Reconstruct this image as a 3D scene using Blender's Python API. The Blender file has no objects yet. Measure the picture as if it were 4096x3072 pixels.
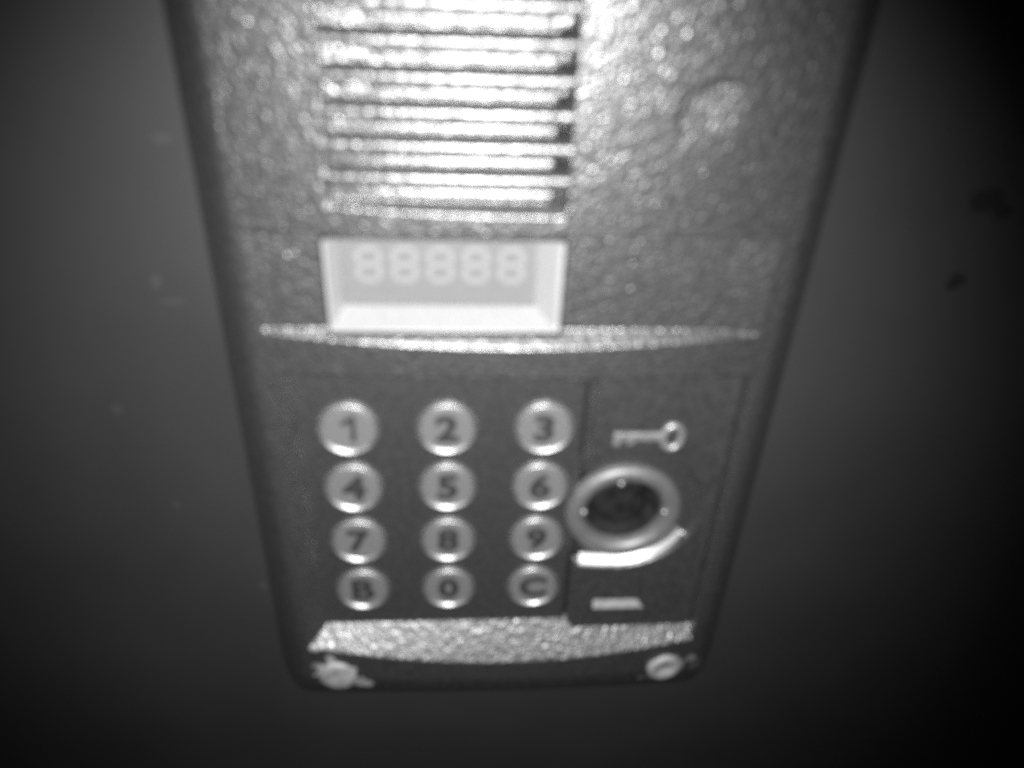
import bpy, bmesh, math, random
import numpy as np
from mathutils import Matrix, Vector

# ------------------------------------------------------------------ camera, world, lamp, exposure
S = bpy.context.scene
COL = S.collection
BASE_Z = 1.30            # the panel's reference point stands this high on the wall (m)
WALL_H = -6.0            # wall plane, in mm behind the keypad floor (h axis points out of the wall)

def P(X, Z, h):          # panel millimetres -> world metres
    return Vector((X / 1000.0, -(h - WALL_H) / 1000.0, BASE_Z + Z / 1000.0))

cam = bpy.data.cameras.new('camera')
cam.sensor_width = 36.0
cam.lens = 27.246
cam.clip_start = 0.005
cam.clip_end = 50.0
cam.dof.use_dof = True
cam.dof.focus_distance = 1.0
cam.dof.aperture_fstop = 10.6
camo = bpy.data.objects.new('camera', cam)
COL.objects.link(camo)
S.camera = camo
d = np.array([-213, 4899, 3100.0]); d /= np.linalg.norm(d)
x = np.array([1, 0.001, 0.07]); x -= d * (x @ d); x /= np.linalg.norm(x)
n = np.cross(x, d)
right = Vector((x[0], n[0], -d[0])); down = Vector((x[1], n[1], -d[1])); fwd = Vector((x[2], n[2], -d[2]))
M = Matrix((right, -down, -fwd)).transposed().to_4x4()
M.translation = P(2.536, 118.70, 142.14)
camo.matrix_world = M

W = bpy.data.worlds.new('World'); S.world = W; W.use_nodes = True
W.node_tree.nodes['Background'].inputs[0].default_value = (0.5, 0.5, 0.5, 1)
W.node_tree.nodes['Background'].inputs[1].default_value = 0.012

lamp = bpy.data.lights.new('camera_light', 'SPOT')      # the small lamp beside the lens, the only light at night
lamp.energy = 3.0
lamp.color = (1, 1, 1)
lamp.shadow_soft_size = 0.0022
lamp.spot_size = math.radians(84)
lamp.spot_blend = 1.0
lampo = bpy.data.objects.new('camera_light', lamp)
COL.objects.link(lampo)
lampo.location = P(4.5, 119.5, 141.0)
lampo.rotation_euler = (P(4, 28, 0) - lampo.location).to_track_quat('-Z', 'Y').to_euler()

S.view_settings.view_transform = 'Standard'
S.view_settings.look = 'None'
S.view_settings.exposure = 0.0
S.view_settings.gamma = 1.0
S.cycles.use_denoising = False
S.cycles.max_bounces = 6
S.cycles.sample_clamp_indirect = 4.0
S.cycles.sample_clamp_direct = 14.0

# ------------------------------------------------------------------ materials
def new_mat(name):
    m = bpy.data.materials.new(name); m.use_nodes = True
    nt = m.node_tree
    return m, nt, nt.nodes['Principled BSDF']

def N(nt, t, **kw):
    nd = nt.nodes.new(t)
    for k, v in kw.items():
        setattr(nd, k, v)
    return nd

def plain(name, g, rough, metal=0.0, spec=0.5, var=0.06, scale=900.0, bump=0.0, bscale=1500.0):
    m, nt, b = new_mat(name)
    tc = N(nt, 'ShaderNodeTexCoord')
    nz = N(nt, 'ShaderNodeTexNoise'); nz.inputs['Scale'].default_value = scale; nz.inputs['Detail'].default_value = 3
    nt.links.new(tc.outputs['Object'], nz.inputs['Vector'])
    r = N(nt, 'ShaderNodeMapRange')
    r.inputs['From Min'].default_value = 0.3; r.inputs['From Max'].default_value = 0.7
    r.inputs['To Min'].default_value = g * (1 - var); r.inputs['To Max'].default_value = g * (1 + var)
    nt.links.new(nz.outputs[0], r.inputs['Value'])
    nt.links.new(r.outputs[0], b.inputs['Base Color'])
    rr = N(nt, 'ShaderNodeMapRange')
    rr.inputs['To Min'].default_value = rough * 0.85; rr.inputs['To Max'].default_value = min(1, rough * 1.15)
    nt.links.new(nz.outputs[0], rr.inputs['Value'])
    nt.links.new(rr.outputs[0], b.inputs['Roughness'])
    b.inputs['Metallic'].default_value = metal
    b.inputs['Specular IOR Level'].default_value = spec
    if bump > 0:
        n2 = N(nt, 'ShaderNodeTexNoise'); n2.inputs['Scale'].default_value = bscale; n2.inputs['Detail'].default_value = 2
        nt.links.new(tc.outputs['Object'], n2.inputs['Vector'])
        bp = N(nt, 'ShaderNodeBump'); bp.inputs['Strength'].default_value = 1.0; bp.inputs['Distance'].default_value = bump
        nt.links.new(n2.outputs[0], bp.inputs['Height']); nt.links.new(bp.outputs[0], b.inputs['Normal'])
    return m

def paint_material():
    """grey hammered metallic paint, with bare metal and painted slot-end glints where the mesh carries wear"""
    m, nt, b = new_mat('hammered_grey_paint')
    tc = N(nt, 'ShaderNodeTexCoord')
    nz = N(nt, 'ShaderNodeTexNoise'); nz.inputs['Scale'].default_value = 850.0; nz.inputs['Detail'].default_value = 4
    nt.links.new(tc.outputs['Object'], nz.inputs['Vector'])
    r = N(nt, 'ShaderNodeMapRange')
    r.inputs['From Min'].default_value = 0.3; r.inputs['From Max'].default_value = 0.7
    r.inputs['To Min'].default_value = PAINT * 0.72; r.inputs['To Max'].default_value = PAINT * 1.28
    nt.links.new(nz.outputs[0], r.inputs['Value'])
    at = N(nt, 'ShaderNodeAttribute', attribute_name='wear_glint')
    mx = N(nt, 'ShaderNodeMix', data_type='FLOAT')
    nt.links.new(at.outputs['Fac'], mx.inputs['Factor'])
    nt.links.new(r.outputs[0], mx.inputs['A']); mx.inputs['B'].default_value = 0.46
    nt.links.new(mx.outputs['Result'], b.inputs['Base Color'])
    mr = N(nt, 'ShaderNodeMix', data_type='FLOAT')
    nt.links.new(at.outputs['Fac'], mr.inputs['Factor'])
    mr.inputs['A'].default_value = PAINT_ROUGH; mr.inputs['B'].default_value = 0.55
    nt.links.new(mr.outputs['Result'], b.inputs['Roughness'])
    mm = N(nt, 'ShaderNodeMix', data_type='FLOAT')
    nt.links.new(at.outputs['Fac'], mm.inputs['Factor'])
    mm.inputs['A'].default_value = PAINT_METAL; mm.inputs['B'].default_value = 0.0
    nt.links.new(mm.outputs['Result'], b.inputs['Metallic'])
    n2 = N(nt, 'ShaderNodeTexNoise'); n2.inputs['Scale'].default_value = 1900.0; n2.inputs['Detail'].default_value = 2
    nt.links.new(tc.outputs['Object'], n2.inputs['Vector'])
    bp = N(nt, 'ShaderNodeBump'); bp.inputs['Strength'].default_value = 1.0; bp.inputs['Distance'].default_value = 0.00006
    nt.links.new(n2.outputs[0], bp.inputs['Height']); nt.links.new(bp.outputs[0], b.inputs['Normal'])
    return m

PAINT, PAINT_ROUGH, PAINT_METAL = 0.235, 0.38, 0.86
m_paint = paint_material()
m_button = plain('brushed_button_metal', 0.255, 0.45, metal=0.4)
m_rim = plain('worn_button_rim', 0.54, 0.46, metal=0.9, var=0.2, scale=700.0, bump=0.00012, bscale=1400.0)
m_numeral = plain('dark_engraved_numeral', 0.035, 0.6)
m_chrome = plain('worn_chrome', 0.25, 0.52, metal=0.6, var=0.15, bump=0.00006)
m_stud = plain('polished_contact_metal', 0.5, 0.55, metal=1.0)
m_black = plain('black_socket_plastic', 0.016, 0.8, spec=0.12, var=0.6, scale=260.0)
m_bezel = plain('pale_bezel_plastic', 0.35, 0.32, spec=0.6)
m_screen = plain('grey_display_face', 0.18, 0.45, var=0.03)
m_segment = plain('pale_display_segment', 0.255, 0.45, var=0.03)
m_symbol = plain('worn_bright_metal', 0.5, 0.42, metal=0.7, var=0.2, bump=0.00016, bscale=900.0)
m_pale = plain('pale_smooth_plastic', 0.34, 0.45, metal=0.2, var=0.15)
m_lip = plain('polished_lip_metal', 0.88, 0.5, metal=0.45, var=0.08)
m_screw = plain('scraped_screw_metal', 0.42, 0.6, metal=0.15, var=0.35, scale=450.0, bump=0.00015)

def wall_material():
    m, nt, b = new_mat('grey_painted_wall')
    tc = N(nt, 'ShaderNodeTexCoord')
    def noise(sc, det):
        z = N(nt, 'ShaderNodeTexNoise'); z.inputs['Scale'].default_value = sc; z.inputs['Detail'].default_value = det
        nt.links.new(tc.outputs['Object'], z.inputs['Vector']); return z
    def math_(op, a, c=None):
        k = N(nt, 'ShaderNodeMath', operation=op)
        for i, v in enumerate((a, c)):
            if v is None: continue
            if isinstance(v, (int, float)): k.inputs[i].default_value = v
            else: nt.links.new(v, k.inputs[i])
        return k.outputs[0]
    big = noise(22.0, 4)
    r = N(nt, 'ShaderNodeMapRange'); r.inputs['From Min'].default_value = 0.3; r.inputs['From Max'].default_value = 0.7
    r.inputs['To Min'].default_value = WALL * 0.9; r.inputs['To Max'].default_value = WALL * 1.1
    nt.links.new(big.outputs[0], r.inputs['Value'])
    col = r.outputs[0]
    warp = noise(160.0, 3)
    sep = N(nt, 'ShaderNodeSeparateXYZ'); nt.links.new(tc.outputs['Object'], sep.inputs[0])
    wv = math_('MULTIPLY', math_('SUBTRACT', warp.outputs[0], 0.5), 1.0)
    # stains (dark) and scuffs (pale): x, z, half-width, half-height in mm, tint
    marks = [(110.0, 51.0, 2.1, 2.1, 0.02), (110.6, 69.2, 4.0, 2.4, 0.03), (115.0, 66.8, 2.4, 1.9, 0.03),
             (-52.0, 78.3, 2.4, 0.9, 0.108), (-58.8, 49.4, 1.0, 1.4, 0.108), (-73.7, 18.2, 1.2, 1.2, 0.104),
             (-49.0, -38.0, 0.9, 1.6, 0.112), (-56.0, 45.0, 3.0, 0.6, 0.112), (-66.0, -10.0, 0.8, 0.8, 0.112)]
    for mx_, mz, hw, hh, tint in marks:
        ax = math_('DIVIDE', math_('SUBTRACT', sep.outputs[0], mx_ / 1000), hw / 1000)
        az = math_('DIVIDE', math_('SUBTRACT', sep.outputs[2], mz / 1000), hh / 1000)
        dist = math_('SQRT', math_('ADD', math_('MULTIPLY', ax, ax), math_('MULTIPLY', az, az)))
        dist = math_('ADD', dist, math_('MULTIPLY', wv, 2.2))
        f = N(nt, 'ShaderNodeMapRange'); f.inputs['From Min'].default_value = 0.7; f.inputs['From Max'].default_value = 1.15
        f.inputs['To Min'].default_value = 0.75; f.inputs['To Max'].default_value = 0.0
        nt.links.new(dist, f.inputs['Value'])
        mx = N(nt, 'ShaderNodeMix', data_type='FLOAT')
        nt.links.new(f.outputs[0], mx.inputs['Factor']); nt.links.new(col, mx.inputs['A']); mx.inputs['B'].default_value = tint
        col = mx.outputs['Result']
    nt.links.new(col, b.inputs['Base Color'])
    b.inputs['Roughness'].default_value = WALL_ROUGH
    b.inputs['Metallic'].default_value = 0.5
    fine = noise(900.0, 3)
    bp = N(nt, 'ShaderNodeBump'); bp.inputs['Strength'].default_value = 1.0; bp.inputs['Distance'].default_value = 0.00003
    nt.links.new(fine.outputs[0], bp.inputs['Height']); nt.links.new(bp.outputs[0], b.inputs['Normal'])
    return m
WALL, WALL_ROUGH = 0.076, 0.5
m_wall = wall_material()

# ------------------------------------------------------------------ builders
def L(X, Z, h):          # panel millimetres -> metres local to the panel's root
    return (X / 1000.0, -(h - WALL_H) / 1000.0, Z / 1000.0)

def link(name, me, mat, parent=None, loc=None):
    o = bpy.data.objects.new(name, me); COL.objects.link(o)
    if mat and not me.materials: me.materials.append(mat)
    if parent is not None: o.parent = parent
    if loc is not None: o.location = loc
    return o

rng = np.random.default_rng(7)
LAT = [rng.random((256, 256)) for _ in range(3)]
def vnoise(X, Z, cell, k):
    u = X / cell + 100.3 * (k + 1); v = Z / cell + 57.7 * (k + 1)
    i = np.floor(u).astype(int); j = np.floor(v).astype(int); a = u - i; b_ = v - j
    a = a * a * a * (a * (a * 6 - 15) + 10); b_ = b_ * b_ * b_ * (b_ * (b_ * 6 - 15) + 10)
    T = LAT[k]
    g = lambda ii, jj: T[ii % 256, jj % 256]
    return (g(i, j) * (1 - a) * (1 - b_) + g(i + 1, j) * a * (1 - b_) + g(i, j + 1) * (1 - a) * b_ + g(i + 1, j + 1) * a * b_) - 0.5
def hammer(X, Z):        # the dimpled relief of the paint, mm
    c, s = math.cos(0.5), math.sin(0.5)
    U, V = X * c + Z * s, -X * s + Z * c
    return 0.085 * vnoise(X, Z, 0.88, 0) + 0.13 * vnoise(U, V, 0.6, 1) + 0.10 * vnoise(V, U, 0.43, 2)

def sstep(a, b_, v):
    t = np.clip((v - a) / (b_ - a), 0, 1); return t * t * (3 - 2 * t)

def heightfield(name, xs, zs, func, keep=None, mat=None, parent=None, wear_glint=None):
    X, Z = np.meshgrid(xs, zs)
    H = func(X, Z)
    nz, nx = X.shape
    co = np.stack([X / 1000, -(H - WALL_H) / 1000, Z / 1000], -1).reshape(-1, 3)
    idx = np.arange(nx * nz).reshape(nz, nx)
    quads = np.stack([idx[:-1, :-1], idx[:-1, 1:], idx[1:, 1:], idx[1:, :-1]], -1)
    if keep is not None:
        k = keep(X, Z, H); k = k[:-1, :-1] & k[1:, :-1] & k[:-1, 1:] & k[1:, 1:]
        quads = quads[k]
    else:
        quads = quads.reshape(-1, 4)
    used = np.unique(quads); remap = np.full(nx * nz, -1); remap[used] = np.arange(len(used))
    quads = remap[quads]; co2 = co[used]
    me = bpy.data.meshes.new(name)
    me.vertices.add(len(co2)); me.vertices.foreach_set('co', co2.astype(np.float32).ravel())
    nq = len(quads)
    me.loops.add(nq * 4); me.loops.foreach_set('vertex_index', quads.astype(np.int32).ravel())
    me.polygons.add(nq); me.polygons.foreach_set('loop_start', np.arange(0, nq * 4, 4, dtype=np.int32))
    me.polygons.foreach_set('loop_total', np.full(nq, 4, dtype=np.int32))
    me.polygons.foreach_set('use_smooth', np.ones(nq, dtype=bool))
    me.update(); me.validate()
    if wear_glint is not None:
        a = me.attributes.new('wear_glint', 'FLOAT', 'POINT')
        a.data.foreach_set('value', wear_glint(X, Z).reshape(-1)[used].astype(np.float32))
    return link(name, me, mat, parent)

def revolve(name, prof, mat, parent, X, Z, h, seg=48, tilt=None, cap=True, jitter=0.0):
    """prof: list of (radius, height) in mm from the outside in; axis points out of the wall"""
    bm = bmesh.new(); rings = []
    for r, hh in prof:
        if r < 1e-6:
            rings.append([bm.verts.new((0, -hh / 1000, 0))])
        else:
            rings.append([bm.verts.new((r * math.cos(2 * math.pi * i / seg) / 1000, -hh / 1000, r * math.sin(2 * math.pi * i / seg) / 1000)) for i in range(seg)])
    for A, B in zip(rings, rings[1:]):
        for i in range(seg):
            j = (i + 1) % seg
            vs = [A[i], A[j]] + ([B[j], B[i]] if len(B) > 1 else [B[0]])
            bm.faces.new(vs)
    bmesh.ops.recalc_face_normals(bm, faces=bm.faces)
    if jitter:
        r_ = random.Random(3)
        for v in bm.verts: v.co.y += r_.uniform(-jitter, jitter) / 1000
    me = bpy.data.meshes.new(name); bm.to_mesh(me); bm.free()
    for p in me.polygons: p.use_smooth = True
    o = link(name, me, mat, parent, L(X, Z, h))
    if tilt: o.rotation_euler = tilt
    return o

def prism(name, pts, h0, h1, mat, parent, chamfer=0.0, loc=None):
    """outline pts (X,Z) mm, from h0 up to h1"""
    bm = bmesh.new()
    lo = [bm.verts.new(L(X, Z, h0)) for X, Z in pts]; hi = [bm.verts.new(L(X, Z, h1)) for X, Z in pts]
    k = len(pts)
    for i in range(k):
        bm.faces.new((lo[i], lo[(i + 1) % k], hi[(i + 1) % k], hi[i]))
    bm.faces.new(hi); bm.faces.new(list(reversed(lo)))
    bmesh.ops.recalc_face_normals(bm, faces=bm.faces)
    if chamfer:
        es = [e for e in bm.edges if all(v in hi for v in e.verts)]
        bmesh.ops.bevel(bm, geom=es, offset=chamfer / 1000, segments=2, profile=0.6, affect='EDGES')
    me = bpy.data.meshes.new(name); bm.to_mesh(me); bm.free()
    return link(name, me, mat, parent, loc)

# ------------------------------------------------------------------ the wall
bm = bmesh.new()
for X, Z in ((-600, -700), (600, -700), (600, 700), (-600, 700)):
    bm.verts.new((X / 1000, 0, Z / 1000))
bm.faces.new(bm.verts); bmesh.ops.recalc_face_normals(bm, faces=bm.faces)
if bm.faces[:][0].normal.y > 0: bmesh.ops.reverse_faces(bm, faces=bm.faces)
me = bpy.data.meshes.new('wall'); bm.to_mesh(me); bm.free()
wall = link('wall', me, m_wall); wall.location = (0, 0, BASE_Z)
wall['kind'] = 'structure'; wall['label'] = 'dark grey painted wall with faint scuffs behind the intercom'

# ------------------------------------------------------------------ the intercom
root = bpy.data.objects.new('intercom_panel', None); COL.objects.link(root)
root.location = (0, 0, BASE_Z); root.empty_display_size = 0.02
root['label'] = 'grey metal door intercom panel with keypad and display on the dark wall'
root['category'] = 'intercom'

XC, HW = 14.8, 62.0          # centre and half-width of the body at the wall
Z_LO, Z_HI = -81.0, 165.0
SLAT_PITCH, SLAT_0 = 5.69, 69.75
SP_L, SP_R = -20.3, 22.2
SP_TOP = SLAT_0 + SLAT_PITCH * 11 + 3.0

def crown(X):                # convex front
    dx = np.abs(X - XC)
    return 7.0 - 2.2 * (np.minimum(dx, 54.0) / 50.0) ** 2

def body(X, Z):
    tx = np.clip((np.abs(X - XC) - 53.2) / (HW - 53.2), 0, 1)
    tz = np.maximum(np.clip((-61.5 - Z) / (-61.5 - Z_LO), 0, 1), np.clip((Z - 150) / (Z_HI - 150), 0, 1))
    t = (tx ** 2.2 + tz ** 2.2) ** (1 / 2.2)
    return t, WALL_H + (crown(X) - WALL_H) * np.clip(1 - t ** 1.6, 0, 1) ** 0.72

def pocket(X, Z, floor, l, r, b_, tp, sl, sr, sb, st):
    w = np.full_like(X, floor, dtype=float)
    w = np.maximum(w, floor + (l - X) / sl); w = np.maximum(w, floor + (X - r) / sr)
    w = np.maximum(w, floor + (b_ - Z) / sb); w = np.maximum(w, floor + (Z - tp) / st)
    return w

def housing_h(X, Z):
    t, H = body(X, Z)
    # upper-left corner of a shallow round-cornered badge seat to the right of the speaker
    qx = np.maximum(46.8 - X, 0); qz = np.maximum(Z - 87.2, 0)
    inside = 1 - sstep(5.5, 6.4, np.hypot(qx, qz))
    H = H - 0.7 * inside * sstep(80, 91, Z) * (1 - sstep(44, 54, X))
    # display recess, window hole, keypad recess, reader cup, speaker well
    H = np.minimum(H, pocket(X, Z, 4.1, -35.5, 56.0, 44.3, 64.6, 1.6, 12.0, 1.05, 0.15))
    H = np.minimum(H, pocket(X, Z, -3.0, -22.6, 22.6, 44.0, 63.0, 0.1, 0.1, 0.1, 0.1))
    H = np.minimum(H, pocket(X, Z, 0.0, -32.2, 65.2, -46.2, 33.0, 0.95, 0.12, 1.33 - 0.33 * ((X - XC) / 50) ** 2, 0.15))
    H = np.where((X > 30.2) & (X < 34.5) & (Z < 32) & (Z > -46), np.minimum(H, -(X - 30.2) * 1.05), H)
    rr = np.hypot(X - 42.9, Z + 8.3)
    H = np.where(rr < 9.8, np.minimum(H, -4.8), H)
    edge = SLAT_0 + 0.95
    H = np.minimum(H, pocket(X, Z, 4.1, SP_L, SP_R, edge, SP_TOP, 0.06, 0.06, 0.04, 0.1))
    cham = 5.2 + (edge - Z) / 1.0          # chamfered bottom lip of the lowest slot
    H = np.where((X > SP_L) & (X < SP_R) & (Z < edge) & (Z > edge - 3), np.minimum(H, np.where(Z > edge - 0.05, 4.1, cham)), H)
    H = np.where((X > SP_R - 2.9) & (X < SP_R) & (Z > edge) & (Z < SP_TOP), np.minimum(H, -3.5), H)
    for k in range(12):      # rubbed nubs where each slot ends, shaped to catch glints
        c = SLAT_0 + SLAT_PITCH * k + 0.2
        H = H + 0.85 * np.exp(-((X - SP_L + 0.8) ** 2 + (Z - c) ** 2) / 0.32)
    H = H + 0.5 * np.exp(-((X - SP_R - 0.1) ** 2 + (Z - SLAT_0 - 0.1) ** 2) / 0.35)
    amp = np.where((X > -32.5) & (X < 65.3) & (Z < 33) & (Z > -46), 0.35, 1.0)
    fade = np.clip(1.4 - t, 0, 1) * np.where(t > 0.02, 0.6, 1.0)
    return H + hammer(X, Z) * amp * fade

def wear_glint(X, Z):
    w = np.zeros_like(X)
    nn = vnoise(X, Z, 1.6, 1) * 1.3 + vnoise(X, Z, 0.7, 2) * 0.7
    for cx, cz, a, b_, k in ((-29.9, -61.2, 5.7, 5.2, 1.0), (-22.6, -65.2, 2.6, 2.2, 1.0), (-23.4, -62.6, 0.9, 1.4, 0.8), (-31.4, -54.6, 1.4, 1.6, 0.9),
                             (-35.5, -51.0, 1.3, 1.0, 0.7), (-35.0, -57.5, 1.6, 1.0, 0.5), (53.6, -66.0, 1.2, 1.1, 0.45), (57.0, -67.6, 3.6, 0.7, 0.25),
                             (67.0, -58.4, 1.3, 1.5, 0.45), (69.0, -62.0, 2.2, 2.6, 0.14), (59.5, -61.3, 5.3, 5.0, 0.5)):
        dd = np.sqrt(((X - cx) / a) ** 2 + ((Z - cz) / b_) ** 2) + nn * 0.4
        w = np.maximum(w, k * (1 - sstep(0.8, 1.05, dd)))
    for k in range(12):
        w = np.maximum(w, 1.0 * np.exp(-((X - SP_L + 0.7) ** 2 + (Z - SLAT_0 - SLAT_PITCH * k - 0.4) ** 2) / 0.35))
    # worn slot corners by the speaker, their glints painted into the colour
    return w

STEP = 0.22
xs = np.arange(XC - HW, XC + HW + 0.01, STEP)
zs = np.arange(Z_LO, Z_HI + 0.01, STEP)
housing = heightfield('housing', xs, zs, housing_h, keep=lambda X, Z, H: (np.abs(X - XC) <= HW) & (body(X, Z)[0] <= 1.0), mat=m_paint, parent=root, wear_glint=wear_glint)

# speaker: slats across the well, an inner louvre blade in every gap
def ribbed(name, profile, cz, x0, x1, mat, follow, rough=1.0, step=0.35):
    xs_ = np.arange(x0, x1 + 1e-6, (x1 - x0) / round((x1 - x0) / step))
    bm = bmesh.new(); rows = []
    for X in xs_:
        row = []
        for dz, h in profile:
            hh = h + (float(crown(np.array(X))) - 7.0 if follow else 0.0)
            if h > 2.0: hh += float(hammer(np.array(X), np.array(cz + dz))) * rough
            row.append(bm.verts.new(L(X, cz + dz, hh)))
        rows.append(row)
    for A, B in zip(rows, rows[1:]):
        for i in range(len(profile) - 1):
            bm.faces.new((A[i], A[i + 1], B[i + 1], B[i]))
    bm.faces.new(rows[0]); bm.faces.new(list(reversed(rows[-1])))
    bmesh.ops.recalc_face_normals(bm, faces=bm.faces)
    me = bpy.data.meshes.new(name); bm.to_mesh(me); bm.free()
    for p in me.polygons: p.use_smooth = len(p.vertices) == 4
    return link(name, me, mat, root)

slat_prof = [(1.75, -4.0), (1.75, 5.0), (1.45, 5.5), (1.1, 6.1), (0.75, 6.6), (0.35, 6.95), (-0.1, 7.0), (-0.5, 7.0), (-0.9, 6.95), (-1.2, 6.75), (-1.35, 6.4), (-1.4, 5.8), (-1.4, -4.0)]
blade_prof = [(2.25, 0.5), (2.15, 4.3), (2.25, 4.7), (2.4, 4.95), (2.6, 4.9), (2.8, 4.7), (3.2, 4.7), (3.7, 4.75), (4.2, 4.8), (4.7, 4.85), (4.7, 0.5)]
for k in range(0, 11):
    cz = SLAT_0 + SLAT_PITCH * k
    if k > 0:
        ribbed('speaker_slat', slat_prof, cz, SP_L - 0.5, SP_R + 0.5, m_paint, True)
    ribbed('louvre_blade', blade_prof, cz, SP_L + 0.7, SP_R - 2.6, m_paint, True)

# display: sloping pale bezel, grey face, five unlit figures
def bezel_h(X, Z):
    w = pocket(X, Z, -1.0, -20.3, 18.0, 47.4, 61.6, 0.42, 0.75, 0.62, 0.3)
    return np.minimum(w, np.where(Z < 45, 4.5, 4.22))
heightfield('display_bezel', np.arange(-22.9, 22.91, 0.2), np.arange(43.8, 63.11, 0.2), bezel_h, keep=lambda X, Z, H: H > -0.99, mat=m_bezel, parent=root)
screen = prism('display', [(-20.5, 47.2), (18.4, 47.2), (18.4, 61.8), (-20.5, 61.8)], -2.2, -0.9, m_screen, root)
def seven_segment(cx, cz, w, hgt, t):
    bm = bmesh.new()
    def bar(ax, az, bx, bz):
        dx, dz = bx - ax, bz - az; ln = math.hypot(dx, dz); ux, uz = dx / ln, dz / ln; nx, nz = -uz, ux; e = t / 2; g = 0.12
        pts = [(ax + ux * g, az + uz * g), (ax + ux * (g + e) + nx * e, az + uz * (g + e) + nz * e), (bx - ux * (g + e) + nx * e, bz - uz * (g + e) + nz * e),
               (bx - ux * g, bz - uz * g), (bx - ux * (g + e) - nx * e, bz - uz * (g + e) - nz * e), (ax + ux * (g + e) - nx * e, az + uz * (g + e) - nz * e)]
        lo = [bm.verts.new(L(X, Z, -0.95)) for X, Z in pts]; hi = [bm.verts.new(L(X, Z, -0.78)) for X, Z in pts]
        bm.faces.new(hi)
        for i in range(6): bm.faces.new((lo[i], lo[(i + 1) % 6], hi[(i + 1) % 6], hi[i]))
    a, b_ = w / 2, hgt / 2
    for s in ((-a, b_, a, b_), (-a, 0, a, 0), (-a, -b_, a, -b_), (-a, 0, -a, b_), (a, 0, a, b_), (-a, -b_, -a, 0), (a, -b_, a, 0)):
        bar(cx + s[0], cz + s[1], cx + s[2], cz + s[3])
    bmesh.ops.recalc_face_normals(bm, faces=bm.faces)
    me = bpy.data.meshes.new('display_digit'); bm.to_mesh(me); bm.free(); return me
for cx in (-15.1, -8.05, -1.0, 6.05, 13.1):
    link('display_digit', seven_segment(cx, 56.0, 4.2, 6.6, 1.25), m_segment, screen)

# keypad
rim_prof = [(6.75, -0.3), (6.7, 0.75), (6.5, 0.98), (6.3, 0.95), (6.05, 0.7), (5.75, 0.42), (5.6, 0.2)]
btn_prof = [(6.5, -0.6), (6.0, 0.2), (5.6, 0.36), (5.2, 0.45), (4.6, 0.42), (3.5, 0.36), (2.0, 0.32), (0, 0.31)]
def one_mesh():            # a plain 1: a stem and a flag, no foot
    bm = bmesh.new()
    pts = [(0.45, -3.4), (1.55, -3.4), (1.55, 3.4), (0.55, 3.4), (-1.75, 1.7), (-1.25, 0.75), (0.45, 1.95)]
    lo = [bm.verts.new((X / 1000, -0.34 / 1000, Z / 1000)) for X, Z in pts]; hi = [bm.verts.new((X / 1000, -0.48 / 1000, Z / 1000)) for X, Z in pts]
    bm.faces.new(hi)
    for i in range(7): bm.faces.new((lo[i], lo[(i + 1) % 7], hi[(i + 1) % 7], hi[i]))
    bmesh.ops.recalc_face_normals(bm, faces=bm.faces)
    me = bpy.data.meshes.new('numeral'); bm.to_mesh(me); bm.free(); return me
def numeral_mesh(ch):
    if ch == '1': return one_mesh()
    cu = bpy.data.curves.new('numeral', 'FONT'); cu.body = ch; cu.size = 1.0; cu.offset = 0.044; cu.extrude = 0.02; cu.resolution_u = 3
    o = bpy.data.objects.new('numeral', cu); COL.objects.link(o)
    dg = bpy.context.evaluated_depsgraph_get(); dg.update()
    me = bpy.data.meshes.new_from_object(o.evaluated_get(dg)); bpy.data.objects.remove(o)
    co = np.array([v.co[:] for v in me.vertices]); mn, mxx = co.min(0), co.max(0)
    s = 7.2 / (mxx[1] - mn[1]); c = (mn + mxx) / 2
    for v in me.vertices:
        X = (v.co.x - c[0]) * s * (1.12); Z = (v.co.y - c[1]) * s; h = 0.34 + (0.14 if v.co.z > 0 else 0.0)
        v.co = (X / 1000, -h / 1000, Z / 1000)
    me.name = 'numeral'; me.materials.clear(); me.materials.append(m_numeral)
    return me
proto_me = None
for r, row in enumerate(('123', '456', '789', 'B0C')):
    for c, ch in enumerate(row):
        X, Z = (-21.85, 0.0, 21.95)[c], 16.85 - 16.9 * r
        if proto_me is None:
            b_o = revolve('keypad_button', btn_prof, m_button, root, X, Z, 0.0); proto_me = b_o.data
            rim_o = revolve('button_rim', rim_prof, m_rim, b_o, 0, 0, 0.0); rim_o.location = (0, 0, 0); rim_me = rim_o.data
        else:
            b_o = link('keypad_button', proto_me, m_button, root, L(X, Z, 0.0))
            link('button_rim', rim_me, m_rim, b_o)
        b_o['label'] = 'round metal button marked ' + ch
        link('numeral', numeral_mesh(ch), m_numeral, b_o)

# reader plate with its round seat, the ring, the socket
def plate_sd(X, Z):          # >0 inside the plate
    d1 = np.minimum(np.minimum(X - 32.9, 65.0 - X), np.minimum(32.5 - Z, Z + 49.6))
    dx, dz = X - 43.0, Z + 7.4
    ux = np.where((dx < 0) & (dz < 0), dx * 0.55, dx)
    d2 = np.hypot(ux, dz) - 18.7
    return np.minimum(d1, d2)
def plate_h(X, Z):
    sd = plate_sd(X, Z)
    dz = Z + 7.4
    slope = np.where(dz < -8, 1.25, 0.5)
    return 1.6 + np.clip((sd - 0.2) / slope, -2.0, 0.0) + hammer(X, Z) * 0.6
heightfield('reader_plate', np.arange(31.5, 65.01, 0.25), np.arange(-50.6, 32.81, 0.25), plate_h, keep=lambda X, Z, H: plate_sd(X, Z) > -1.8, mat=m_paint, parent=root,
            wear_glint=lambda X, Z: np.zeros_like(X))
ring_prof = [(14.2, -0.6), (14.1, 0.9), (13.6, 1.5), (12.8, 1.9), (11.9, 2.0), (11.0, 1.8), (10.2, 1.3), (9.7, 0.5), (9.45, -1.0), (9.4, -4.6)]
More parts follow.
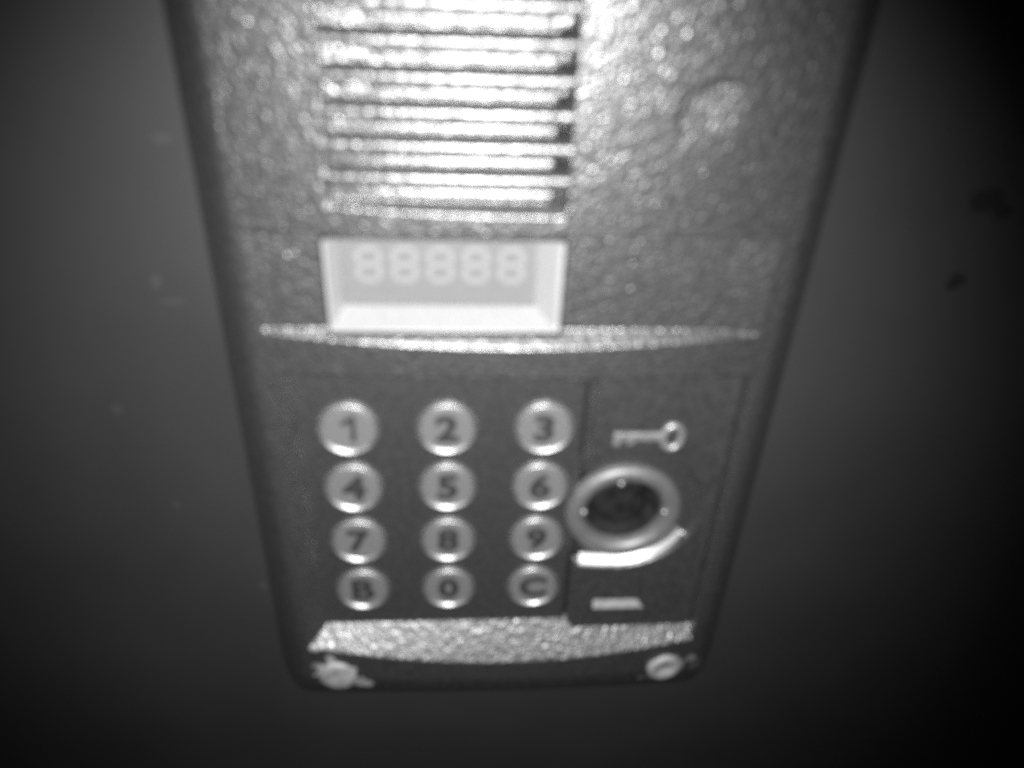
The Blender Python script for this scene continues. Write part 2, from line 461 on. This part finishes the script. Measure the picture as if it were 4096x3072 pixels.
ring = revolve('reader_ring', ring_prof, m_chrome, root, 42.9, -8.3, 0.0, seg=72)
revolve('reader_socket', [(9.4, -1.2), (8.6, -1.4), (7.4, -3.2), (6.2, -3.6), (6.0, -2.6), (5.2, -2.2), (0, -2.1)], m_black, root, 42.9, -8.3, 0.0)
for X, Z in ((41.2, 1.2), (32.9, -7.6), (52.9, -8.0)):
    revolve('contact_stud', [(0.9, -0.6), (0.85, 0.2), (0.6, 0.55), (0.3, 0.7), (0, 0.74)], m_stud, root, X, Z, 1.1, seg=16)
# bright sloping lip under the ring
def lip_mesh():
    bm = bmesh.new(); rows = []
    K = 48
    for i in range(K + 1):
        u = i / K
        X = 33.2 + u * (57.8 - 33.2)
        z = -7.4 - math.sqrt(max(17.3 ** 2 - ((X - 42.0) * (0.5 if X < 42.0 else 1.0)) ** 2, 1.0))
        taper = 1.0 if u < 0.55 else max(0.15, 1 - (u - 0.55) * 2.4)
        row = [bm.verts.new(L(X, z + 1.8 * taper, -0.1)), bm.verts.new(L(X, z + 1.6 * taper, 0.25)), bm.verts.new(L(X, z - 0.1, 1.75)), bm.verts.new(L(X, z - 0.7, 1.7)), bm.verts.new(L(X, z - 0.8, 0.4))]
        rows.append(row)
    for A, B in zip(rows, rows[1:]):
        for j in range(4): bm.faces.new((A[j], A[j + 1], B[j + 1], B[j]))
    bm.faces.new(rows[0]); bm.faces.new(list(reversed(rows[-1])))
    bmesh.ops.recalc_face_normals(bm, faces=bm.faces)
    me = bpy.data.meshes.new('reader_lip'); bm.to_mesh(me); bm.free(); return me
link('reader_lip', lip_mesh(), m_lip, root)

# raised key symbol: shaft, two teeth, bow
key = prism('key_symbol', [(37.7, 13.0), (39.3, 13.0), (39.3, 14.4), (41.0, 14.4), (41.0, 13.3), (42.6, 13.3), (42.6, 14.4), (49.2, 14.4), (49.2, 16.4), (37.7, 16.4)], 1.0, 2.1, m_symbol, root, chamfer=0.3)
bm = bmesh.new(); seg, tube = 32, 8
vs = [[bm.verts.new(L(51.3 + (2.2 + 0.85 * math.cos(b2)) * math.cos(a2), 15.2 + (3.1 + 0.85 * math.cos(b2)) * math.sin(a2), 1.5 + 0.9 * math.sin(b2)))
       for b2 in [2 * math.pi * j / tube for j in range(tube)]] for a2 in [2 * math.pi * i / seg for i in range(seg)]]
for i in range(seg):
    for j in range(tube):
        bm.faces.new((vs[i][j], vs[(i + 1) % seg][j], vs[(i + 1) % seg][(j + 1) % tube], vs[i][(j + 1) % tube]))
bmesh.ops.recalc_face_normals(bm, faces=bm.faces)
me = bpy.data.meshes.new('key_bow'); bm.to_mesh(me); bm.free()
for p in me.polygons: p.use_smooth = True
link('key_bow', me, m_symbol, key)

# raised pale bar near the foot of the reader plate: its face slopes upward
bm = bmesh.new()
rows = []
for X0, X1, Z, h in ((38.2, 49.2, -37.4, 1.1), (38.0, 49.6, -37.7, 1.5), (37.9, 51.3, -39.9, 2.7), (38.0, 51.3, -40.3, 2.6), (38.0, 51.2, -40.5, 1.1)):
    rows.append([bm.verts.new(L(X0 + (X1 - X0) * t, Z, h)) for t in (0, .04, .5, .96, 1)])
for A, B in zip(rows, rows[1:]):
    for j in range(4): bm.faces.new((A[j], A[j + 1], B[j + 1], B[j]))
bm.faces.new([r[0] for r in rows]); bm.faces.new([r[-1] for r in reversed(rows)])
bmesh.ops.recalc_face_normals(bm, faces=bm.faces)
me = bpy.data.meshes.new('marker_bar'); bm.to_mesh(me); bm.free()
link('marker_bar', me, m_pale, root)

# screws at the lower corners
def surf(X, Z):
    f = lambda a, b_: float(body(np.array(float(a)), np.array(float(b_)))[1])
    return f(X, Z), (f(X + .5, Z) - f(X - .5, Z)), (f(X, Z + .5) - f(X, Z - .5))
scr_prof = [(4.9, -1.2), (4.8, 0.3), (4.4, 0.75), (3.6, 1.05), (2.4, 1.1), (2.2, 0.5), (0, 0.45)]
for X, Z, lab in ((-30.0, -61.2, 'scraped bright screw head'), (59.5, -61.3, 'dull screw head with a dark socket')):
    h, gx, gz = surf(X, Z)
    s_o = revolve('screw', scr_prof if X > 0 else [(5.3, -1.2), (5.2, 0.3), (4.6, 0.8), (3.6, 1.05), (2.4, 1.15), (1.4, 1.05), (0, 1.0)], m_screw, root, X, Z, h, seg=32, jitter=0.06 if X < 0 else 0.0)
    nrm = Vector((-gx, -1.0, -gz)).normalized()
    s_o.rotation_euler = Vector((0, -1, 0)).rotation_difference(nrm).to_euler()
    s_o['label'] = lab
